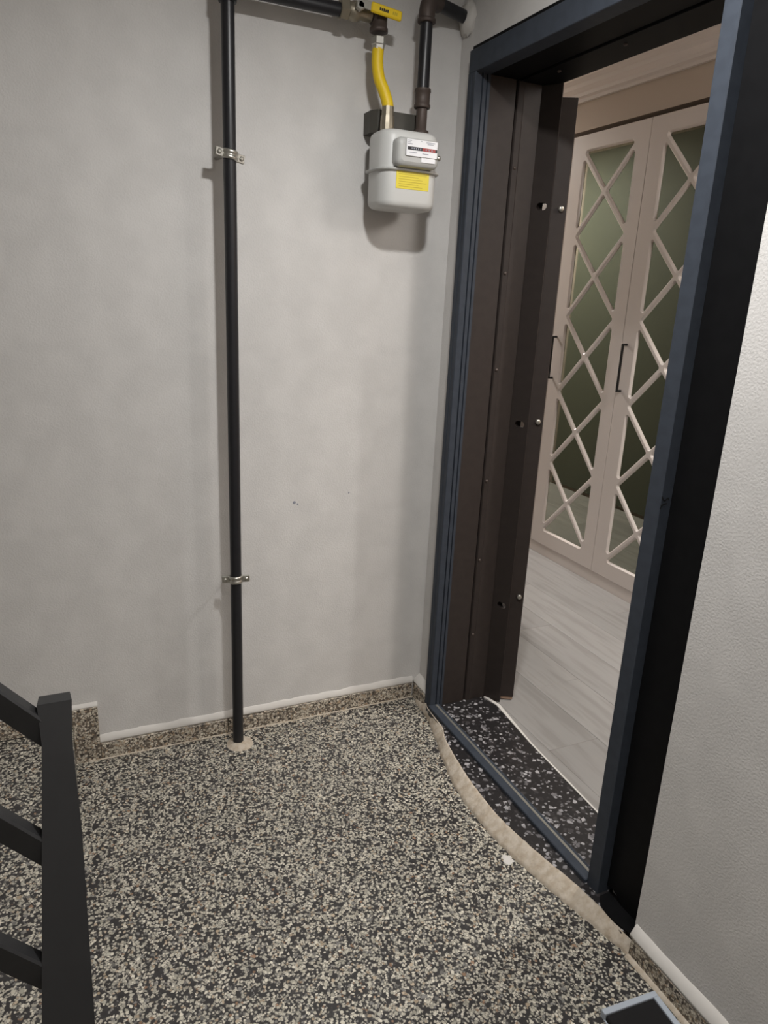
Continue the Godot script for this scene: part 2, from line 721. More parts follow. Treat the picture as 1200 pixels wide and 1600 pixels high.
# ==================================================================== threshold
func kerb_outer() -> Array:
	return [Vector2(-0.032, 0.011), Vector2(-0.037, 0.056), Vector2(-0.043, 0.107), Vector2(-0.049, 0.169), Vector2(-0.077, 0.278), Vector2(-0.110, 0.391), Vector2(-0.138, 0.520), Vector2(-0.147, 0.655), Vector2(-0.143, 0.757), Vector2(-0.131, 0.84), Vector2(-0.115, 0.924), Vector2(-0.095, 1.01), Vector2(-0.080, 1.068), Vector2(-0.068, 1.12), Vector2(-0.060, 1.168)]


func kerb_inner() -> Array:
	return [Vector2(-0.006, 0.03), Vector2(-0.010, 0.077), Vector2(-0.036, 0.135), Vector2(-0.042, 0.190), Vector2(-0.046, 0.268), Vector2(-0.070, 0.333), Vector2(-0.095, 0.485), Vector2(-0.105, 0.60), Vector2(-0.106, 0.71), Vector2(-0.093, 0.812), Vector2(-0.078, 0.895), Vector2(-0.063, 0.965), Vector2(-0.052, 1.04), Vector2(-0.050, 1.10), Vector2(-0.046, 1.158)]


func build_threshold() -> void:
	var outer := kerb_outer()
	var inner := kerb_inner()
	# mortar kerb: a hand-smeared ramp from the terrazzo up to the slab
	var n := noise(11.0, 3, FastNoiseLite.TYPE_SIMPLEX, 8)
	var rings := []
	var o3 := []
	var i3 := []
	for i in outer.size():
		o3.append(Vector3(outer[i].x, 0.0, outer[i].y))
		i3.append(Vector3(inner[i].x, 0.0, inner[i].y))
	var oc := resample(o3, 90)
	var ic := resample(i3, 90)
	for i in 90:
		var a: Vector3 = oc[i]
		var b: Vector3 = ic[i]
		var w := n.get_noise_2d(i * 0.03, 0.0)
		a += Vector3(-0.004 * w, 0, 0)
		var top := 0.029 + 0.002 * n.get_noise_2d(i * 0.04, 3.0)
		rings.append(PackedVector3Array([Vector3(b.x + 0.004, -0.02, b.z), Vector3(a.x, -0.02, a.z), Vector3(a.x, 0.0015, a.z), a.lerp(b, 0.18) + Vector3.UP * 0.010, a.lerp(b, 0.55) + Vector3.UP * (0.019 + 0.003 * w), a.lerp(b, 0.85) + Vector3.UP * (top + 0.002), b + Vector3.UP * (top + 0.003), b + Vector3(0.004, 0.012, 0)]))
	var st := new_st()
	loft(st, rings)
	solo("mortar_kerb", st, M.mortar, "curved beige mortar kerb between terrazzo floor and black threshold", "kerb")
	# the slab
	var poly := PackedVector2Array()
	for i in range(0, 90, 3):
		poly.append(Vector2(ic[i].x - 0.004, ic[i].z))
	poly.append(Vector2(0.03, 1.15))
	poly.append(Vector2(0.03, 1.03))
	poly.append(Vector2(0.158, 1.03))
	poly.append(Vector2(0.182, 0.45))
	poly.append(Vector2(0.203, 0.214))
	poly.append(Vector2(0.185, 0.165))
	poly.append(Vector2(0.185, 0.105))
	poly.append(Vector2(0.0, 0.105))
	st = new_st()
	prism_y(st, poly, -0.01, 0.0295)
	solo("threshold_slab", st, M.granite, "black stone threshold slab with grey chips in the doorway", "threshold")
	st = new_st()
	loft(st, [PackedVector3Array([Vector3(0.186, 0.024, 0.15), Vector3(0.186, 0.0325, 0.15), Vector3(0.196, 0.0325, 0.147), Vector3(0.196, 0.024, 0.147)]),
		PackedVector3Array([Vector3(0.2005, 0.024, 0.214), Vector3(0.2005, 0.0325, 0.214), Vector3(0.214, 0.0325, 0.214), Vector3(0.214, 0.024, 0.214)]),
		PackedVector3Array([Vector3(0.180, 0.024, 0.45), Vector3(0.180, 0.0315, 0.45), Vector3(0.186, 0.0315, 0.45), Vector3(0.186, 0.024, 0.45)]),
		PackedVector3Array([Vector3(0.156, 0.024, 1.02), Vector3(0.156, 0.031, 1.02), Vector3(0.161, 0.031, 1.02), Vector3(0.161, 0.024, 1.02)])], false)
	solo("sealant_bead", st, M.filler, "cream sealant bead along the inner edge of the black threshold slab", "sealant")


func resample(pts: Array, count: int) -> Array:
	var c := curve(pts, 0.004)
	var total := 0.0
	var acc := [0.0]
	for i in range(1, c.size()):
		total += c[i].distance_to(c[i - 1])
		acc.append(total)
	var out := []
	var k := 0
	for i in count:
		var d := total * i / (count - 1)
		while k < c.size() - 2 and acc[k + 1] < d:
			k += 1
		var span: float = acc[k + 1] - acc[k]
		out.append(c[k].lerp(c[k + 1], clampf((d - acc[k]) / maxf(span, 1e-6), 0, 1)))
	return out


# ==================================================================== the steel frame
func build_frame() -> void:
	var d := Node3D.new()
	d.name = "door_1"
	add_child(d)
	d.set_meta("kind", "structure")
	d.set_meta("label", "dark steel frame of the open entrance door")
	var top := 1.993
	# far jamb: slate casing with two grooves, then three brown panels going into the wall
	var st := new_st()
	prism_y(st, PackedVector2Array([Vector2(-0.03, 0.106), Vector2(-0.03, 0.122), Vector2(-0.0285, 0.124), Vector2(-0.0285, 0.128), Vector2(-0.03, 0.130), Vector2(-0.03, 0.143), Vector2(-0.028, 0.145), Vector2(-0.0095, 0.145), Vector2(-0.0085, 0.138), Vector2(-0.0055, 0.138), Vector2(-0.0045, 0.145), Vector2(0.0060, 0.145), Vector2(0.007, 0.139), Vector2(0.0095, 0.139), Vector2(0.0105, 0.145), Vector2(0.0185, 0.145), Vector2(0.0185, 0.11), Vector2(0.0, 0.106)]), 0.0, top)
	part("casing", st, M.slate, d, "slate grey grooved casing strip")
	st = new_st()
	box(st, Vector3(0.0188, 0.0297, 0.107), Vector3(0.105, top, 0.1425), 0.001)
	part("jamb_panel", st, M.brown, d)
	st = new_st()
	box(st, Vector3(0.1052, 0.0297, 0.107), Vector3(0.1108, top, 0.128))
	part("jamb_groove", st, M.black, d)
	st = new_st()
	prism_y(st, PackedVector2Array([Vector2(0.111, 0.107), Vector2(0.111, 0.138), Vector2(0.114, 0.1425), Vector2(0.129, 0.1455), Vector2(0.133, 0.1435), Vector2(0.1895, 0.1435), Vector2(0.1895, 0.107)]), 0.0297, top)
	part("jamb_panel", st, M.brown, d)
	for y in [1.769, 1.48, 1.194, 0.837, 0.562, 0.287]:
		st = new_st()
		lathe(st, Vector3(0.1215, y, 0.1415), Vector3.BACK, [[0.0, 0.0052], [0.0035, 0.0050], [0.0052, 0.0035], [0.0058, 0.001]], 12)
		part("rivet", st, M.iron, d)
	# the turned-out stop with three holes for the security bolts
	st = new_st()
	prism_y(st, PackedVector2Array([Vector2(0.190, 0.1445), Vector2(0.2215, 0.199), Vector2(0.2245, 0.1975), Vector2(0.2245, 0.10), Vector2(0.190, 0.10)]), 0.0297, top - 0.004)
	var comb := CSGCombiner3D.new()
	comb.name = "cutter"
	add_child(comb)
	var body := CSGMesh3D.new()
	body.mesh = done(st)
	comb.add_child(body)
	var nrm := Vector3(-0.0545, 0, 0.0315).normalized()
	for y in [1.671, 1.026, 0.398]:
		for s in [-0.006, 0.0, 0.006]:
			var cyl := CSGCylinder3D.new()
			cyl.operation = CSGShape3D.OPERATION_SUBTRACTION
			cyl.radius = 0.0105
			cyl.height = 0.05
			cyl.sides = 18
			var mid: Vector3 = Vector3(0.2068, y, 0.1735) + Vector3(0.0315, 0, 0.0545).normalized() * s
			cyl.transform = Transform3D(Basis(Quaternion(Vector3.UP, nrm)), mid)
			comb.add_child(cyl)
	await get_tree().process_frame
	var baked: Mesh = comb.bake_static_mesh()
	remove_child(comb)
	comb.free()
	part("bolt_stop", baked, M.brown, d)
	# near jamb: slate bar standing 3 cm proud of a black flat that meets the plaster
	st = new_st()
	box(st, Vector3(-0.03, 0.006, 0.983), Vector3(0.02, top, 1.022), 0.0015)
	part("casing", st, M.slate, d, "slate grey casing bar nearest the viewer")
	st = new_st()
	box(st, Vector3(0.02, 0.0297, 0.990), Vector3(0.19, top, 1.03), 0.001)
	part("jamb_panel", st, M.brown, d)
	# black flat beside it, its foot rounded into the kerb
	st = new_st()
	var fl := PackedVector2Array([Vector2(1.0225, 2.062), Vector2(1.154, 2.062), Vector2(1.154, 0.034), Vector2(1.151, 0.012), Vector2(1.138, 0.006), Vector2(1.118, 0.010), Vector2(1.098, 0.018), Vector2(1.078, 0.030), Vector2(1.058, 0.046), Vector2(1.042, 0.052), Vector2(1.0225, 0.046)])
	flat_x(st, fl, -0.002, 0.03)
	part("black_flat", st, M.black, d, "glossy black flat strip beside the slate casing")
	st = new_st()
	prism_y(st, PackedVector2Array([Vector2(0.0, 1.030), Vector2(-0.030, 1.032), Vector2(-0.046, 1.052), Vector2(-0.050, 1.085), Vector2(-0.046, 1.115), Vector2(-0.038, 1.150), Vector2(0.0, 1.154)]), 0.012, 0.0335)
	part("black_foot", st, M.black, d)
	st = new_st()
	box(st, Vector3(-0.006, 0.06, 1.128), Vector3(-0.001, 2.06, 1.134), 0.001)
	part("seam_bead", st, M.black, d)
	# head
	st = new_st()
	box(st, Vector3(-0.03, top, 0.106), Vector3(0.02, 2.050, 1.022), 0.0015)
	part("casing", st, M.slate, d, "slate grey casing bar over the doorway")
	st = new_st()
	box(st, Vector3(-0.018, 2.0502, 0.100), Vector3(0.02, 2.064, 1.15), 0.001)
	part("top_strip", st, M.black, d)
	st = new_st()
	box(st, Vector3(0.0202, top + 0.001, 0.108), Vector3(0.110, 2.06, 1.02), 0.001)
	part("soffit_panel", st, M.black, d)  # black colour stands in for shade on the unlit underside
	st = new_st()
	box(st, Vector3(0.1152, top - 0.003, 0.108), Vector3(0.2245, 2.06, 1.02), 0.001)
	part("soffit_panel", st, M.black, d)  # shade of the underside put into the colour here too
	for z in [0.28, 0.53]:
		st = new_st()
		lathe(st, Vector3(0.145, top - 0.002, z), Vector3.DOWN, [[0.0, 0.0052], [0.0035, 0.0050], [0.0052, 0.0035], [0.0058, 0.001]], 12)
		part("rivet", st, M.iron, d)
	# threshold bar with its metal strip
	st = new_st()
	box(st, Vector3(-0.036, 0.024, 0.144), Vector3(0.006, 0.040, 0.9832), 0.002)
	var bar := part("threshold_bar", st, M.slate, d, "dark slate threshold bar")
	st = new_st()
	box(st, Vector3(-0.0115, 0.0395, 0.150), Vector3(-0.0040, 0.0412, 0.9828), 0.0004)
	part("metal_strip", st, M.strip, bar)
	# two hand-painted strokes on the side of the near casing
	st = new_st()
	for stroke in [[Vector2(-0.0285, 1.034), Vector2(-0.0235, 1.0265), Vector2(-0.0185, 1.0245), Vector2(-0.0150, 1.0285), Vector2(-0.0115, 1.0300), Vector2(-0.009, 1.0265)], [Vector2(-0.0135, 1.0185), Vector2(-0.0205, 1.0175), Vector2(-0.0265, 1.0150), Vector2(-0.0285, 1.0085)]]:
		for i in stroke.size() - 1:
			var a: Vector2 = stroke[i]
			var b: Vector2 = stroke[i + 1]
			var dd := (b - a).normalized()
			var nn := Vector2(-dd.y, dd.x) * 0.0014
			a -= dd * 0.0006
			b += dd * 0.0006
			var q := [a + nn, a - nn, b - nn, b + nn]
			loft(st, [PackedVector3Array([Vector3(q[0].x, q[0].y, 1.0221), Vector3(q[1].x, q[1].y, 1.0221), Vector3(q[2].x, q[2].y, 1.0221), Vector3(q[3].x, q[3].y, 1.0221)]), PackedVector3Array([Vector3(q[0].x, q[0].y, 1.0225), Vector3(q[1].x, q[1].y, 1.0225), Vector3(q[2].x, q[2].y, 1.0225), Vector3(q[3].x, q[3].y, 1.0225)])], false)
	part("marker_writing", st, M.dark, d, "small marker strokes")


# an outline of (z, y) pairs between two x
func flat_x(st: SurfaceTool, pts: PackedVector2Array, x0: float, x1: float) -> void:
	st.set_smooth_group(-1)
	var n := pts.size()
	for i in n:
		var a := pts[i]
		var b := pts[(i + 1) % n]
		var w := outward(pts, i)
		orient_quad(st, Vector3(x0, a.y, a.x), Vector3(x0, b.y, b.x), Vector3(x1, b.y, b.x), Vector3(x1, a.y, a.x), Vector3(0, w.z, w.x))
	var ids := Geometry2D.triangulate_polygon(pts)
	for k in range(0, ids.size(), 3):
		var p := [pts[ids[k]], pts[ids[k + 1]], pts[ids[k + 2]]]
		orient_tri(st, Vector3(x0, p[0].y, p[0].x), Vector3(x0, p[1].y, p[1].x), Vector3(x0, p[2].y, p[2].x), Vector3.LEFT)
		orient_tri(st, Vector3(x1, p[0].y, p[0].x), Vector3(x1, p[1].y, p[1].x), Vector3(x1, p[2].y, p[2].x), Vector3.RIGHT)


# the leaf stands open by about 150 degrees: only its hinge edge shows
func build_leaf() -> void:
	var t := thing("door_leaf", "dark brown steel door leaf standing open behind the far jamb, edge on", "door", Vector3(0.2275, 0.0, 0.1825))
	t.rotation.y = deg_to_rad(-30.0)  # x along the edge thickness, -z along the leaf
	var st := new_st()
	box(st, Vector3(0.0, 0.046, -0.86), Vector3(0.051, 1.958, 0.0), 0.0015)
	part("leaf_shell", st, M.brown, t)
	st = new_st()
	box(st, Vector3(0.008, 0.0345, -0.85), Vector3(0.049, 0.0458, -0.004), 0.0005)
	part("board_core", st, M.mdf, t, "raw brown board edge under the leaf")
	for y in [1.666, 1.038, 0.435]:
		st = new_st()
		lathe(st, Vector3(0.0345, y, -0.002), Vector3.BACK, [[0.0, 0.0082], [0.010, 0.0082], [0.0125, 0.0065], [0.013, 0.002]], 16)
		part("security_bolt", st, M.steel, t, "bright steel security bolt")


# ==================================================================== the room beyond
func build_room() -> void:
	var st := new_st()
	box(st, Vector3(0.19, -0.2, -3.0), Vector3(2.2, 0.0205, 3.2))
	var f := struct("floor", st, M.lacquer_dark, "grey wood-look plank floor beyond the doorway")
	var r := RandomNumberGenerator.new()
	r.seed = 3
	var x := 0.2165
	var row := 0
	while x < 1.32:
		var z := -2.9 + 0.43 * ((row * 2) % 3)
		z -= 0.2
		while z < 2.2:
			var st2 := new_st()
			box(st2, Vector3(x + 0.0004, 0.012, z + 0.0004), Vector3(x + 0.1931, 0.0302, z + 1.1996), 0.0008)
			part("plank", st2, M.wood[r.randi() % 4], f)
			z += 1.2
		x += 0.1935
		row += 1
	st = new_st()
	prism_y(st, PackedVector2Array([Vector2(0.2145, 0.216), Vector2(0.1872, 0.45), Vector2(0.1622, 1.02), Vector2(0.2161, 1.02), Vector2(0.2161, 0.216)]), 0.012, 0.0302)
	part("plank", st, M.wood[1], f)
	st = new_st()
	box(st, Vector3(0.2, 2.47, -3.0), Vector3(2.2, 2.6, 3.2))
	struct("ceiling", st, M.ceiling)
	st = new_st()
	box(st, Vector3(0.2, 0.0, -3.2), Vector3(2.2, 2.6, -3.0))
	struct("wall_far", st, M.hall)
	st = new_st()
	box(st, Vector3(0.2, 0.0, 2.2), Vector3(2.2, 2.6, 2.4))
	struct("wall_near", st, M.hall)
	st = new_st()
	box(st, Vector3(1.335, 2.217, -3.0), Vector3(2.2, 2.6, 2.2))
	box(st, Vector3(1.9, 0.0, -3.0), Vector3(2.2, 2.2, 2.2))
	struct("wall_hall", st, M.hall, "beige wall band above the wardrobe")
	# room side of the entrance wall
	st = new_st()
	box(st, Vector3(0.2, 0.0, -3.0), Vector3(0.206, 2.47, -0.2))
	var w := struct("wall_inside", st, M.taupe)
	st = new_st()
	box(st, Vector3(0.2062, 0.05, -2.45), Vector3(0.216, 2.42, -1.30), 0.002)
	part("green_panel", st, M.sage, w)
	st = new_st()
	box(st, Vector3(0.2, 0.0, 1.03), Vector3(0.206, 2.47, 2.2))
	struct("wall_inside", st, M.taupe)
	# cornice swept along the wardrobe wall
	st = new_st()
	var prof := [Vector2(1.336, 2.346), Vector2(1.318, 2.346), Vector2(1.316, 2.360), Vector2(1.300, 2.366), Vector2(1.296, 2.380), Vector2(1.272, 2.396), Vector2(1.266, 2.412), Vector2(1.242, 2.424), Vector2(1.236, 2.440), Vector2(1.205, 2.450), Vector2(1.200, 2.472), Vector2(1.336, 2.472)]
	var rings := []
	for z in [-2.99, 2.19]:
		var rr := PackedVector3Array()
		for p in prof:
			rr.append(Vector3(p.x, p.y, z))
		rings.append(rr)
	loft(st, rings, false)
	struct("trim_1", st, M.lacquer, "stepped plaster cornice above the wardrobe")


# ==================================================================== wardrobe
func build_wardrobe() -> void:
	var t := thing("wardrobe", "tall beige wardrobe with diamond lattice mirrored doors inside the room", "wardrobe", Vector3(1.31, 0.03, -0.633))
	var st := new_st()
	box(st, Vector3(0.0215, 0.062, -1.06), Vector3(0.56, 2.115, 1.06), 0.001)
	part("carcass", st, M.lacquer, t)
	st = new_st()
	box(st, Vector3(0.004, 0.0005, -1.06), Vector3(0.05, 0.0605, 1.06), 0.001)
	part("plinth", st, M.lacquer, t)
	var door_mesh: Mesh = null
	var panes := pane_shapes()
	var pane_meshes := []
	for p in panes:
		var s := new_st()
		flat_x(s, p, 0.0108, 0.0125)
		pane_meshes.append(done(s))
	# the door: a board with bevelled openings
	var comb := CSGCombiner3D.new()
	comb.name = "cutter"
	add_child(comb)
	var board := CSGMesh3D.new()
	st = new_st()
	box(st, Vector3(0.0, 0.062, 0.0012), Vector3(0.02, 2.160, 0.5288), 0.0012)
	board.mesh = done(st)
	comb.add_child(board)
	for p in panes:
		var c := CSGMesh3D.new()
		c.operation = CSGShape3D.OPERATION_SUBTRACTION
		st = new_st()
		var n: int = p.size()
		var rings := []
		for lv in [[-0.002, 0.0095], [0.0, 0.0090], [0.0015, 0.0070], [0.0070, 0.0016], [0.0112, 0.0]]:
			var ring := PackedVector3Array()
			for i in n:
				var d1: Vector2 = (p[i] - p[(i + n - 1) % n]).normalized()
				var d2: Vector2 = (p[(i + 1) % n] - p[i]).normalized()
				var tn := (d1 + d2).normalized()
				var out := Vector2(tn.y, -tn.x)
				if not Geometry2D.is_polygon_clockwise(p):
					out = -out
				if Geometry2D.is_point_in_polygon(p[i] + out * 0.001, p):
					out = -out
				var q: Vector2 = p[i] + out * lv[1]
				ring.append(Vector3(lv[0], q.y, q.x))
			rings.append(ring)
		loft(st, rings, false)
		c.mesh = done(st)
		comb.add_child(c)
	await get_tree().process_frame
	door_mesh = comb.bake_static_mesh()
	remove_child(comb)
	comb.free()
	for k in 4:
		var dn := part("door", door_mesh, M.lacquer, t)
		dn.position = Vector3(0, 0, -1.06 + 0.53 * k)
		for pm in pane_meshes:
			part("mirror_pane", pm, M.mirror, dn)
		st = new_st()
		box(st, Vector3(-0.030, 0.983, 0.031), Vector3(-0.020, 1.207, 0.041), 0.0015)
		for y in [0.983, 1.197]:
			box(st, Vector3(-0.0205, y, 0.031), Vector3(-0.0005, y + 0.010, 0.041), 0.001)
		part("handle", st, M.handle, dn, "black bar handle")


# openings between the lattice bars of one door, as (z, y) outlines in the door's own axes
func pane_shapes() -> Array:
	var z0 := 0.096
	var z1 := 0.440
	var zm := 0.268
	var y0 := 0.150
	var y1 := 2.083
	var w := 0.0150
	var cell := (y1 - y0) / 5.0
	var raw := []
	for k in 5:
		var a := y0 + cell * k
		raw.append(PackedVector2Array([Vector2(z0 - w, a), Vector2(zm, a + cell * 0.5), Vector2(z0 - w, a + cell)]))
		raw.append(PackedVector2Array([Vector2(z1 + w, a), Vector2(z1 + w, a + cell), Vector2(zm, a + cell * 0.5)]))
		if k < 4:
			raw.append(PackedVector2Array([Vector2(zm, a + cell * 0.5), Vector2(z1 + w, a + cell), Vector2(zm, a + cell * 1.5), Vector2(z0 - w, a + cell)]))
	raw.append(PackedVector2Array([Vector2(z0 - w, y0 - w), Vector2(z1 + w, y0 - w), Vector2(z1 + w, y0), Vector2(zm, y0 + cell * 0.5), Vector2(z0 - w, y0)]))
	raw.append(PackedVector2Array([Vector2(z0 - w, y1 + w), Vector2(z0 - w, y1), Vector2(zm, y1 - cell * 0.5), Vector2(z1 + w, y1), Vector2(z1 + w, y1 + w)]))
	var out := []
	for p in raw:
		var a := Geometry2D.offset_polygon(p, -(w + 0.006), Geometry2D.JOIN_MITER)
		if a.is_empty():
			continue
		var core: PackedVector2Array = a[0]
		out.append(round_out(core, 0.006))
	return out


func round_out(p: PackedVector2Array, r: float) -> PackedVector2Array:  # convex outline grown by r with round corners
	var out := PackedVector2Array()
	var n := p.size()
	var sgn := -1.0 if Geometry2D.is_polygon_clockwise(p) else 1.0
	for i in n:
		var d1 := (p[i] - p[(i + n - 1) % n]).normalized()
		var d2 := (p[(i + 1) % n] - p[i]).normalized()
		var n1 := Vector2(d1.y, -d1.x) * sgn
		var n2 := Vector2(d2.y, -d2.x) * sgn
		for k in 4:
			out.append(p[i] + n1.slerp(n2, k / 3.0) * r)
	return out


# ==================================================================== gas pipes
func build_pipes() -> void:
	var t := thing("gas_riser", "long black gas pipe standing against the wall with a branch at its top", "pipe", Vector3(-0.687, 0, 0.075))
	var st := new_st()
	lathe(st, Vector3(0, 0.004, 0), Vector3.UP, [[0.0, 0.0165], [0.5, 0.0165], [1.5, 0.0165], [2.27, 0.0165]], 20)
	part("riser_tube", st, M.pipe, t)
	st = new_st()
	lathe(st, Vector3(0.0, 2.091, 0), Vector3.RIGHT, [[0.0, 0.0165], [0.29, 0.0165]], 20)
	part("branch_tube", st, M.pipe, t)
	st = new_st()
	lathe(st, Vector3(0, 2.056, 0), Vector3.UP, [[0.0, 0.0215], [0.009, 0.023], [0.012, 0.0205], [0.060, 0.0205], [0.063, 0.023], [0.072, 0.0215]], 20)
	lathe(st, Vector3(0.010, 2.091, 0), Vector3.RIGHT, [[0.0, 0.0205], [0.022, 0.0205], [0.025, 0.023], [0.034, 0.0215]], 20)
	part("tee_fitting", st, M.pipe, t)
	st = new_st()
	lathe(st, Vector3(0.004, 0.0, 0.004), Vector3.UP, [[-0.004, 0.047], [0.002, 0.040], [0.006, 0.027], [0.011, 0.018]], 14)
	part("mortar_collar", st, M.mortar, t, "beige mortar collar at the pipe's foot")

	for k in 2:
		var c := thing("pipe_clamp", ["galvanised pipe clamp on the upper half of the long black gas pipe", "galvanised pipe clamp on the lower half of the long black gas pipe"][k], "clamp", Vector3(-0.687, [1.722, 0.569][k], 0.075), "pipe clamps on the gas riser")
		c.rotation = Vector3(0.0, [0.25, -0.3][k], [-0.16, 0.06][k])
		st = new_st()
		band(st, 0.0168, 0.0205, 0.0115)
		part("band", st, M.steel, c)
		for s in [-1.0, 1.0]:
			st = new_st()
			box(st, Vector3(s * 0.029 - 0.0115, -0.010, 0.0015), Vector3(s * 0.029 + 0.0115, 0.010, 0.0045), 0.001)
			box(st, Vector3(s * 0.029 - 0.0115, -0.010, -0.0045), Vector3(s * 0.029 + 0.0115, 0.010, -0.0015), 0.001)
			var ear := part("ear", st, M.steel, c)
			st = new_st()
			lathe(st, Vector3(s * 0.031, 0, -0.012), Vector3.BACK, [[0.0, 0.003], [0.0155, 0.003], [0.0158, 0.0062], [0.019, 0.0058], [0.0205, 0.003]], 12)
			part("screw", st, M.steel, ear)
		st = new_st()
		lathe(st, Vector3(0, 0, -0.019), Vector3.FORWARD, [[0.0, 0.0075], [0.012, 0.0075], [0.0125, 0.0042], [0.060, 0.0042]], 10)
		part("wall_stud", st, M.steel, c)

	# valve
	var v := thing("gas_valve", "brass gas shut-off valve with flat yellow lever at the pipe's end", "valve", Vector3(-0.36, 2.093, 0.082))
	st = new_st()
	lathe(st, Vector3(-0.042, 0, -0.005), Vector3.RIGHT, [[0.0, 0.0225], [0.002, 0.0245], [0.022, 0.0245], [0.024, 0.0225]], 6, false, 0.3)
	part("hex_end", st, M.brass, v)
	st = new_st()
	lathe(st, Vector3(-0.018, 0, -0.004), Vector3.RIGHT, [[0.0, 0.018], [0.006, 0.021], [0.016, 0.0245], [0.028, 0.021], [0.034, 0.018], [0.062, 0.018]], 18)
	part("valve_body", st, M.brass, v)
	st = new_st()
	lathe(st, Vector3(0.0, 0.003, 0.014), Vector3.BACK, [[0.0, 0.010], [0.012, 0.010], [0.013, 0.0125], [0.021, 0.0125], [0.023, 0.010]], 6, false)
	part("stem_nut", st, M.steel, v)
	st = new_st()
	lathe(st, Vector3(0.046, 0, -0.002), Vector3.RIGHT, [[0.0, 0.0215], [0.006, 0.0225], [0.010, 0.0205], [0.026, 0.0205]], 18)
	lathe(st, Vector3(0.067, 0.018, -0.001), Vector3.DOWN, [[0.0, 0.010], [0.006, 0.019], [0.016, 0.0215], [0.044, 0.0215], [0.046, 0.024], [0.055, 0.024], [0.056, 0.020]], 18)
	part("elbow", st, M.iron, v, "dark iron elbow")
	st = new_st()
	var lv := Transform3D(Basis.from_euler(Vector3(0, 0, -0.10)), Vector3(0.016, 0.006, 0.034))
	box(st, Vector3(-0.022, -0.009, 0.0), Vector3(0.014, 0.010, 0.003), 0.001, lv)
	part("lever_plate", st, M.steel, v)
	st = new_st()
	box(st, Vector3(0.012, -0.0115, -0.003), Vector3(0.098, 0.0115, 0.007), 0.003, lv)
	var lever := part("lever", st, M.yellow, v, "flat yellow lever sleeve")
	st = new_st()
	for k in 5:
		box(st, Vector3(0.034 + k * 0.0052, -0.0035, 0.0069), Vector3(0.0382 + k * 0.0052, 0.0035 - 0.001 * (k % 2), 0.0073), 0.0, lv)
	part("lever_print", st, M.ink, lever)
	st = new_st()
	for k in 3:
		box(st, Vector3(0.071 + k * 0.005, -0.0035, 0.0069), Vector3(0.0735 + k * 0.005, 0.0035, 0.0073), 0.0, lv)
	part("lever_print", st, M.print_yellow, lever)

	# yellow hose
	var h := thing("gas_hose", "short bright yellow flexible hose curving down into the gas meter", "hose", Vector3(-0.30, 2.04, 0.09))
	st = new_st()
	var base := Vector3(-0.30, 2.04, 0.09)
	var pts := curve([Vector3(-0.2935, 2.018, 0.082) - base, Vector3(-0.294, 1.985, 0.083) - base, Vector3(-0.289, 1.95, 0.087) - base, Vector3(-0.277, 1.92, 0.094) - base, Vector3(-0.268, 1.893, 0.099) - base, Vector3(-0.266, 1.875, 0.100) - base], 0.0022)
	tube(st, pts, 0.0148, 16, 0.0011)
	part("hose_tube", st, M.yellow, h)
	st = new_st()
	lathe(st, Vector3(-0.2935, 2.046, 0.082) - base, Vector3.DOWN, [[0.0, 0.0175], [0.002, 0.0190], [0.018, 0.0190], [0.020, 0.0175], [0.030, 0.0165]], 6, false, 0.5)
	part("hose_nut", st, M.steel, h)
	st = new_st()
	lathe(st, Vector3(-0.266, 1.883, 0.100) - base, Vector3.DOWN, [[0.0, 0.0165], [0.022, 0.0165], [0.0225, 0.0185], [0.040, 0.0195], [0.058, 0.0195]], 12, false)
	part("hose_nut", st, M.brass, h)

	# outlet
	var o := thing("outlet_pipe", "short black outlet pipe bending into the corner above the gas meter", "pipe", Vector3(-0.17, 1.82, 0.115))
	var ob := Vector3(-0.17, 1.82, 0.115)
	st = new_st()
	lathe(st, Vector3(-0.163, 1.930, 0.097) - ob, Vector3.UP, [[0.0, 0.0165], [0.175, 0.0165]], 20)
	part("riser_tube", st, M.pipe, o)
	st = new_st()
	lathe(st, Vector3(-0.163, 1.893, 0.097) - ob, Vector3.UP, [[0.0, 0.0215], [0.002, 0.0225], [0.008, 0.0225], [0.010, 0.0205], [0.038, 0.0205], [0.040, 0.0225], [0.047, 0.0215]], 18)
	part("coupling", st, M.iron, o)
	st = new_st()
	lathe(st, Vector3(-0.163, 1.8245, 0.097) - ob, Vector3.UP, [[0.0, 0.0215], [0.012, 0.0215], [0.016, 0.015], [0.068, 0.015]], 16)
	part("nipple", st, M.iron, o)
	st = new_st()
	tube(st, curve([Vector3(-0.163, 2.100, 0.097) - ob, Vector3(-0.163, 2.122, 0.097) - ob, Vector3(-0.158, 2.141, 0.094) - ob, Vector3(-0.143, 2.151, 0.087) - ob, Vector3(-0.120, 2.153, 0.076) - ob], 0.006), 0.0215, 18)
	lathe(st, Vector3(-0.163, 2.095, 0.097) - ob, Vector3.UP, [[0.0, 0.0225], [0.002, 0.0245], [0.009, 0.0245], [0.011, 0.0215]], 18)
	part("elbow", st, M.iron, o, "rusty iron elbow")
	st = new_st()
	var dir := (Vector3(0.012, 2.150, 0.028) - Vector3(-0.122, 2.153, 0.077)).normalized()
	lathe(st, Vector3(-0.122, 2.153, 0.077) - ob, dir, [[0.0, 0.0165], [0.17, 0.0165]], 18)
	part("branch_tube", st, M.pipe, o)
	st = new_st()
	blob(st, Vector3(-0.004, 2.150, 0.036) - ob, Vector3(0.020, 0.042, 0.040), 21)
	part("plaster_patch", st, M.filler, o, "rough plaster patch where the pipe enters the wall")


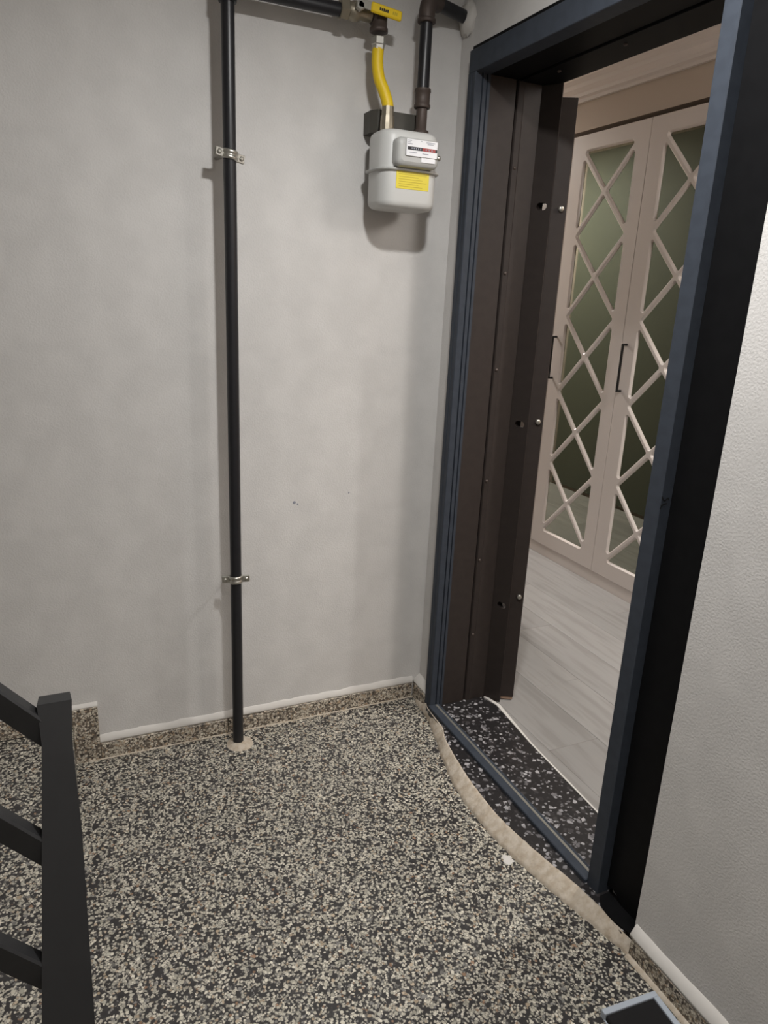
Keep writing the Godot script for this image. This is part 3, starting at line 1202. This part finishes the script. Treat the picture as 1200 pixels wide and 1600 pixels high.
func band(st: SurfaceTool, r0: float, r1: float, half: float) -> void:  # a ring round y with two raised beads
	var prof := [Vector2(r0, -half), Vector2(r1 - 0.001, -half), Vector2(r1 + 0.001, -half * 0.75), Vector2(r1 + 0.001, -half * 0.3), Vector2(r1 - 0.0012, -half * 0.12), Vector2(r1 - 0.0012, half * 0.12), Vector2(r1 + 0.001, half * 0.3), Vector2(r1 + 0.001, half * 0.75), Vector2(r1 - 0.001, half), Vector2(r0, half)]
	st.set_smooth_group(2)
	var n := 28
	for i in n:
		var a := TAU * i / n
		var b := TAU * (i + 1) / n
		for k in prof.size():
			var p: Vector2 = prof[k]
			var q: Vector2 = prof[(k + 1) % prof.size()]
			quad(st, Vector3(cos(a) * p.x, p.y, sin(a) * p.x), Vector3(cos(a) * q.x, q.y, sin(a) * q.x), Vector3(cos(b) * q.x, q.y, sin(b) * q.x), Vector3(cos(b) * p.x, p.y, sin(b) * p.x))


func blob(st: SurfaceTool, c: Vector3, r: Vector3, sd: int) -> void:
	var n := noise(1.4, 3, FastNoiseLite.TYPE_SIMPLEX, sd)
	var rings := []
	for i in 9:
		var ph := PI * (i + 0.15) / 8.3 - PI * 0.5
		var ring := PackedVector3Array()
		for k in 14:
			var a := TAU * k / 14
			var d := Vector3(cos(ph) * cos(a), sin(ph), cos(ph) * sin(a))
			ring.append(c + d * r * (1.0 + 0.35 * n.get_noise_3dv(d * 1.6)))
		rings.append(ring)
	loft(st, rings)


# ==================================================================== gas meter
func build_meter() -> void:
	var c := Vector3(-0.2155, 1.629, 0.100)
	var t := thing("gas_meter", "light grey gas meter with a yellow sticker hanging on the wall", "gas meter", c)
	var hx := 0.0855
	var hz := 0.065
	# lower pan
	var st := new_st()
	loft(st, [rounded(0, 0, hx - 0.016, hz - 0.016, 0.030, 0.000), rounded(0, 0, hx - 0.008, hz - 0.008, 0.035, 0.0025), rounded(0, 0, hx - 0.002, hz - 0.002, 0.039, 0.009), rounded(0, 0, hx, hz, 0.040, 0.018), rounded(0, 0, hx, hz, 0.040, 0.094)])
	part("lower_case", st, M.meter, t)
	# upper pan
	st = new_st()
	loft(st, [rounded(0, 0, hx, hz, 0.040, 0.0965), rounded(0, 0, hx, hz, 0.040, 0.176), rounded(0, 0, hx - 0.003, hz - 0.003, 0.038, 0.186), rounded(0, 0, hx - 0.010, hz - 0.010, 0.033, 0.1925), rounded(0, 0, hx - 0.018, hz - 0.018, 0.027, 0.194)])
	part("upper_case", st, M.meter, t)
	# rolled seam
	st = new_st()
	loft(st, [rounded(0, 0, hx + 0.005, hz + 0.005, 0.044, 0.0915), rounded(0, 0, hx + 0.0085, hz + 0.0085, 0.047, 0.0932), rounded(0, 0, hx + 0.0085, hz + 0.0085, 0.047, 0.0975), rounded(0, 0, hx + 0.005, hz + 0.005, 0.044, 0.099)])
	part("seam_flange", st, M.meter_grey, t)
	# counter housing on the front
	st = new_st()
	var w := Transform3D(Basis(Vector3.RIGHT, PI * 0.5), Vector3(0, 0, 0))
	var rings := []
	for lv in [[0.063, 0.0], [0.083, 0.0], [0.090, -0.002], [0.0945, -0.006], [0.097, -0.012]]:
		var ring := PackedVector3Array()
		for p in rounded(0.002, -0.1345, 0.062 + lv[1], 0.0355 + lv[1], 0.015 + lv[1] * 0.5, 0.0):
			ring.append(Vector3(p.x, -p.z, lv[0]))
		rings.append(ring)
	loft(st, rings)
	var hs := part("counter_housing", st, M.meter_grey, t)
	# window frame lip
	st = new_st()
	rings = []
	for lv in [[0.0965, 0.0], [0.0985, 0.0], [0.0995, -0.0015]]:
		var ring := PackedVector3Array()
		for p in rounded(0.009, -0.1445, 0.0475 + lv[1], 0.0215 + lv[1], 0.004, 0.0):
			ring.append(Vector3(p.x, -p.z, lv[0]))
		rings.append(ring)
	loft(st, rings)
	part("window_rim", st, M.meter_grey, hs)
	st = new_st()
	box(st, Vector3(-0.0365, 0.1245, 0.0990), Vector3(0.0535, 0.1645, 0.1002), 0.0004)
	part("dial_plate", st, M.plate, hs, "white dial plate with a number strip")
	st = new_st()
	box(st, Vector3(-0.0335, 0.1385, 0.1001), Vector3(0.010, 0.1465, 0.1007), 0.0002)
	part("number_strip", st, M.counter, hs, "black number strip")
	st = new_st()
	box(st, Vector3(0.048, 0.1385, 0.1001), Vector3(0.0535, 0.1465, 0.1007), 0.0002)
	part("number_strip", st, M.counter, hs, "black end of the number strip")
	st = new_st()
	box(st, Vector3(0.0102, 0.1385, 0.1001), Vector3(0.0478, 0.1465, 0.1007), 0.0002)
	part("number_strip", st, M.counter_red, hs, "red decimal strip")
	st = new_st()
	for k in 5:
		box(st, Vector3(-0.0225 + 0.0062 * k, 0.1408, 0.1006), Vector3(-0.0195 + 0.0062 * k, 0.1444, 0.1009))
	for k in 3:
		box(st, Vector3(0.019 + 0.0085 * k, 0.1408, 0.1006), Vector3(0.0225 + 0.0085 * k, 0.1444, 0.1009))
	part("number_wheel_marks", st, M.print_grey, hs).set_meta("kind", "stuff")
	st = new_st()
	for ln in [[-0.034, 0.160, 0.012], [-0.034, 0.156, 0.010], [-0.034, 0.152, 0.014], [0.004, 0.1605, 0.005], [0.020, 0.1595, 0.026], [0.024, 0.1555, 0.018], [-0.028, 0.132, 0.022], [0.010, 0.1315, 0.018]]:
		box(st, Vector3(ln[0], ln[1], 0.1001), Vector3(ln[0] + ln[2], ln[1] + 0.0016, 0.1004))
	part("dial_print", st, M.print_grey, hs).set_meta("kind", "stuff")
	st = new_st()
	box(st, Vector3(0.008, 0.1115, 0.0960), Vector3(0.050, 0.1235, 0.0992), 0.001)
	part("paper_tab", st, M.plate, hs, "white paper tab under the dial")
	st = new_st()
	lathe(st, Vector3(0.060, 0.128, 0.088), Vector3(0.7, 0, 0.7), [[0.0, 0.006], [0.004, 0.007], [0.009, 0.006], [0.010, 0.003]], 12)
	part("seal", st, M.steel, hs, "small metal seal")
	# yellow sticker
	st = new_st()
	box(st, Vector3(-0.0465, 0.0480, hz - 0.0005), Vector3(0.0515, 0.0915, hz + 0.0008), 0.0002)
	var sk := part("sticker", st, M.sticker, t, "yellow paper sticker with small print")
	st = new_st()
	for k in 6:
		box(st, Vector3(-0.040 + 0.002 * (k % 2), 0.0835 - 0.006 * k, hz + 0.0006), Vector3(0.044 - 0.012 * ((k * 2) % 3), 0.0847 - 0.006 * k, hz + 0.0010))
	part("sticker_print", st, M.print_yellow, sk)
	# bracket behind and above
	st = new_st()
	prism_y(st, PackedVector2Array([Vector2(-0.078, -0.105), Vector2(-0.078, -0.055), Vector2(-0.066, -0.030), Vector2(0.060, -0.030), Vector2(0.072, -0.055), Vector2(0.072, -0.105)]), 0.196, 0.252)
	part("wall_bracket", st, M.bracket, t, "dark olive steel bracket behind the meter's connections")
	st = new_st()
	for x in [-0.0475, 0.0545]:
		st = new_st()
		lathe(st, Vector3(x, 0.188, -0.001), Vector3.UP, [[0.0, 0.021], [0.004, 0.021], [0.0055, 0.017]], 18)
		part("meter_neck", st, M.meter_grey, t)


# ==================================================================== railing
func build_railing() -> void:
	var base := Vector3(-1.20, 0.0, 1.25)
	var t := thing("stair_railing", "black painted steel stair railing with three sloping rails at the left", "railing", base)
	# the end post leans a little and widens downwards
	var st := new_st()
	var rings := []
	for row in [[0.863, 1.1325, -1.1915, -1.1490], [0.815, 1.1520, -1.1895, -1.1525], [0.700, 1.1970, -1.1985, -1.1500], [0.480, 1.2860, -1.2165, -1.1540], [0.127, 1.4250, -1.2400, -1.1600]]:
		var dz := 0.012
		rings.append(PackedVector3Array([Vector3(row[2], row[0], row[1]) - base, Vector3(row[3], row[0], row[1]) - base, Vector3(row[3] - 0.002, row[0] - dz * 0.37, row[1] - 0.030) - base, Vector3(row[2] + 0.002, row[0] - dz * 0.37, row[1] - 0.030) - base]))
	loft(st, rings, false)
	part("post", st, M.rail, t)
	# rails climbing to the left
	var dirn := Vector3(-0.647, 0.763, 0.015)
	for rl in [[-1.188, 0.846, 1.141], [-1.201, 0.706, 1.197], [-1.211, 0.562, 1.255]]:
		st = new_st()
		var front := Vector3(rl[0], rl[1], rl[2]) - base
		var ringa := []
		for s in [-0.015, 1.5]:
			var p: Vector3 = front + dirn * s
			ringa.append(PackedVector3Array([p + Vector3(0, 0.002, -0.020), p + Vector3(0, 0.001, -0.003), p + Vector3(0, -0.003, 0.0), p + Vector3(0, -0.044, 0.0), p + Vector3(0, -0.046, -0.020)]))
		loft(st, ringa, false)
		part("rail", st, M.rail, t)


# ==================================================================== small things
func build_small() -> void:
	# the shallow box by the right-hand skirting
	var t := thing("shallow_box", "pale grey shallow box with black inside beside the skirting at lower right", "box", Vector3(-0.165, 0.0, 1.42))
	t.rotation.y = deg_to_rad(-4.0)
	var st := new_st()
	box(st, Vector3(-0.06, 0.001, -0.16), Vector3(0.075, 0.004, 0.20), 0.001)
	box(st, Vector3(-0.06, 0.004, -0.16), Vector3(0.075, 0.019, -0.1475), 0.001)
	box(st, Vector3(0.0625, 0.004, -0.1475), Vector3(0.075, 0.019, 0.20), 0.001)
	part("tray_shell", st, M.box_grey, t)
	st = new_st()
	box(st, Vector3(-0.058, 0.0041, -0.1470), Vector3(0.0622, 0.0165, 0.198), 0.002)
	part("black_lining", st, M.felt, t)
	# plaster drip on the terrazzo
	st = new_st()
	var n := noise(1.0, 2, FastNoiseLite.TYPE_SIMPLEX, 77)
	var rings := []
	for lv in [[0.0002, 1.0], [0.0012, 0.9], [0.0018, 0.5]]:
		var ring := PackedVector3Array()
		for k in 14:
			var a := TAU * k / 14
			var rr: float = (0.017 + 0.008 * n.get_noise_1d(k * 0.9)) * lv[1]
			ring.append(Vector3(-0.152 + cos(a) * rr * 0.75, lv[0], 0.822 + sin(a) * rr * 1.15))
		rings.append(ring)
	loft(st, rings)
	solo("plaster_drip", st, M.filler, "small pale plaster smear on the terrazzo beside the curved kerb", "smear")


func build_lamps() -> void:
	var lp := thing("ceiling_lamp", "small flush square ceiling lamp above the landing, out of the picture", "lamp", Vector3(LAMP_AT.x, 2.275, LAMP_AT.z))
	var st := new_st()
	box(st, Vector3(-0.06, -0.0125, -0.06), Vector3(0.06, -0.0003, 0.06), 0.002)
	part("lamp_rim", st, M.meter, lp)
	st = new_st()
	box(st, Vector3(-0.045, -0.0148, -0.045), Vector3(0.045, -0.0126, 0.045), 0.0005)
	part("lamp_panel", st, M.glow, lp)
	lp = thing("fill_panel", "large added square fill panel over the stairwell, unseen, lifting the shade on the landing", "lamp", Vector3(STAIR_FILL_AT.x, 2.95, STAIR_FILL_AT.z))  # body of the added stairwell fill
	st = new_st()
	box(st, Vector3(-0.38, -0.016, -0.38), Vector3(0.38, -0.0003, 0.38), 0.002)
	part("lamp_rim", st, M.meter, lp)
	st = new_st()
	box(st, Vector3(-0.35, -0.0195, -0.35), Vector3(0.35, -0.0162, 0.35), 0.0005)
	part("lamp_panel", st, M.glow, lp)
	lp = thing("fill_panel", "added square fill panel inside the room beyond the door, unseen, lighting wardrobe and mirrors", "lamp", Vector3(HALL_FILL_AT.x, 2.47, HALL_FILL_AT.z))  # body of the fill added deep in the room
	st = new_st()
	box(st, Vector3(-0.22, -0.014, -0.22), Vector3(0.22, -0.0003, 0.22), 0.002)
	part("lamp_rim", st, M.meter, lp)
	st = new_st()
	box(st, Vector3(-0.20, -0.0178, -0.20), Vector3(0.20, -0.0142, 0.20), 0.0005)
	part("lamp_panel", st, M.glow, lp)
	lp = thing("fill_spot", "small round ceiling spot added inside the room, unseen, to brighten the wardrobe bevels", "lamp", Vector3(SPOT_AT.x, 2.47, SPOT_AT.z))  # body of the spot added for the bevels
	st = new_st()
	lathe(st, Vector3(0, -0.0003, 0), Vector3.DOWN, [[0.0, 0.058], [0.008, 0.056], [0.0115, 0.047]], 24)
	part("lamp_rim", st, M.meter, lp)
	st = new_st()
	lathe(st, Vector3(0, -0.0119, 0), Vector3.DOWN, [[0.0, 0.042], [0.002, 0.040]], 24)
	part("lamp_panel", st, M.glow, lp)
	lp = thing("hanging_lamp", "round globe lamp hanging inside the room near its entrance, out of the picture", "lamp", Vector3(ROOM_LAMP_AT.x, 2.47, ROOM_LAMP_AT.z))
	st = new_st()
	lathe(st, Vector3(0, -0.0005, 0), Vector3.DOWN, [[0.0, 0.05], [0.02, 0.048], [0.03, 0.012], [0.03, 0.012], [0.06, 0.018]], 20)
	part("lamp_holder", st, M.meter, lp)
	st = new_st()
	ball(st, Vector3(0, ROOM_LAMP_AT.y - 2.47, 0), 0.20)
	part("lamp_bulb", st, M.glow, lp)


func ball(st: SurfaceTool, c: Vector3, r: float) -> void:
	var rings := []
	for i in 13:
		var ph := PI * (i + 0.02) / 12.04 - PI * 0.5
		var ring := PackedVector3Array()
		for k in 20:
			var a := TAU * k / 20
			ring.append(c + Vector3(cos(ph) * cos(a), sin(ph), cos(ph) * sin(a)) * r)
		rings.append(ring)
	loft(st, rings)
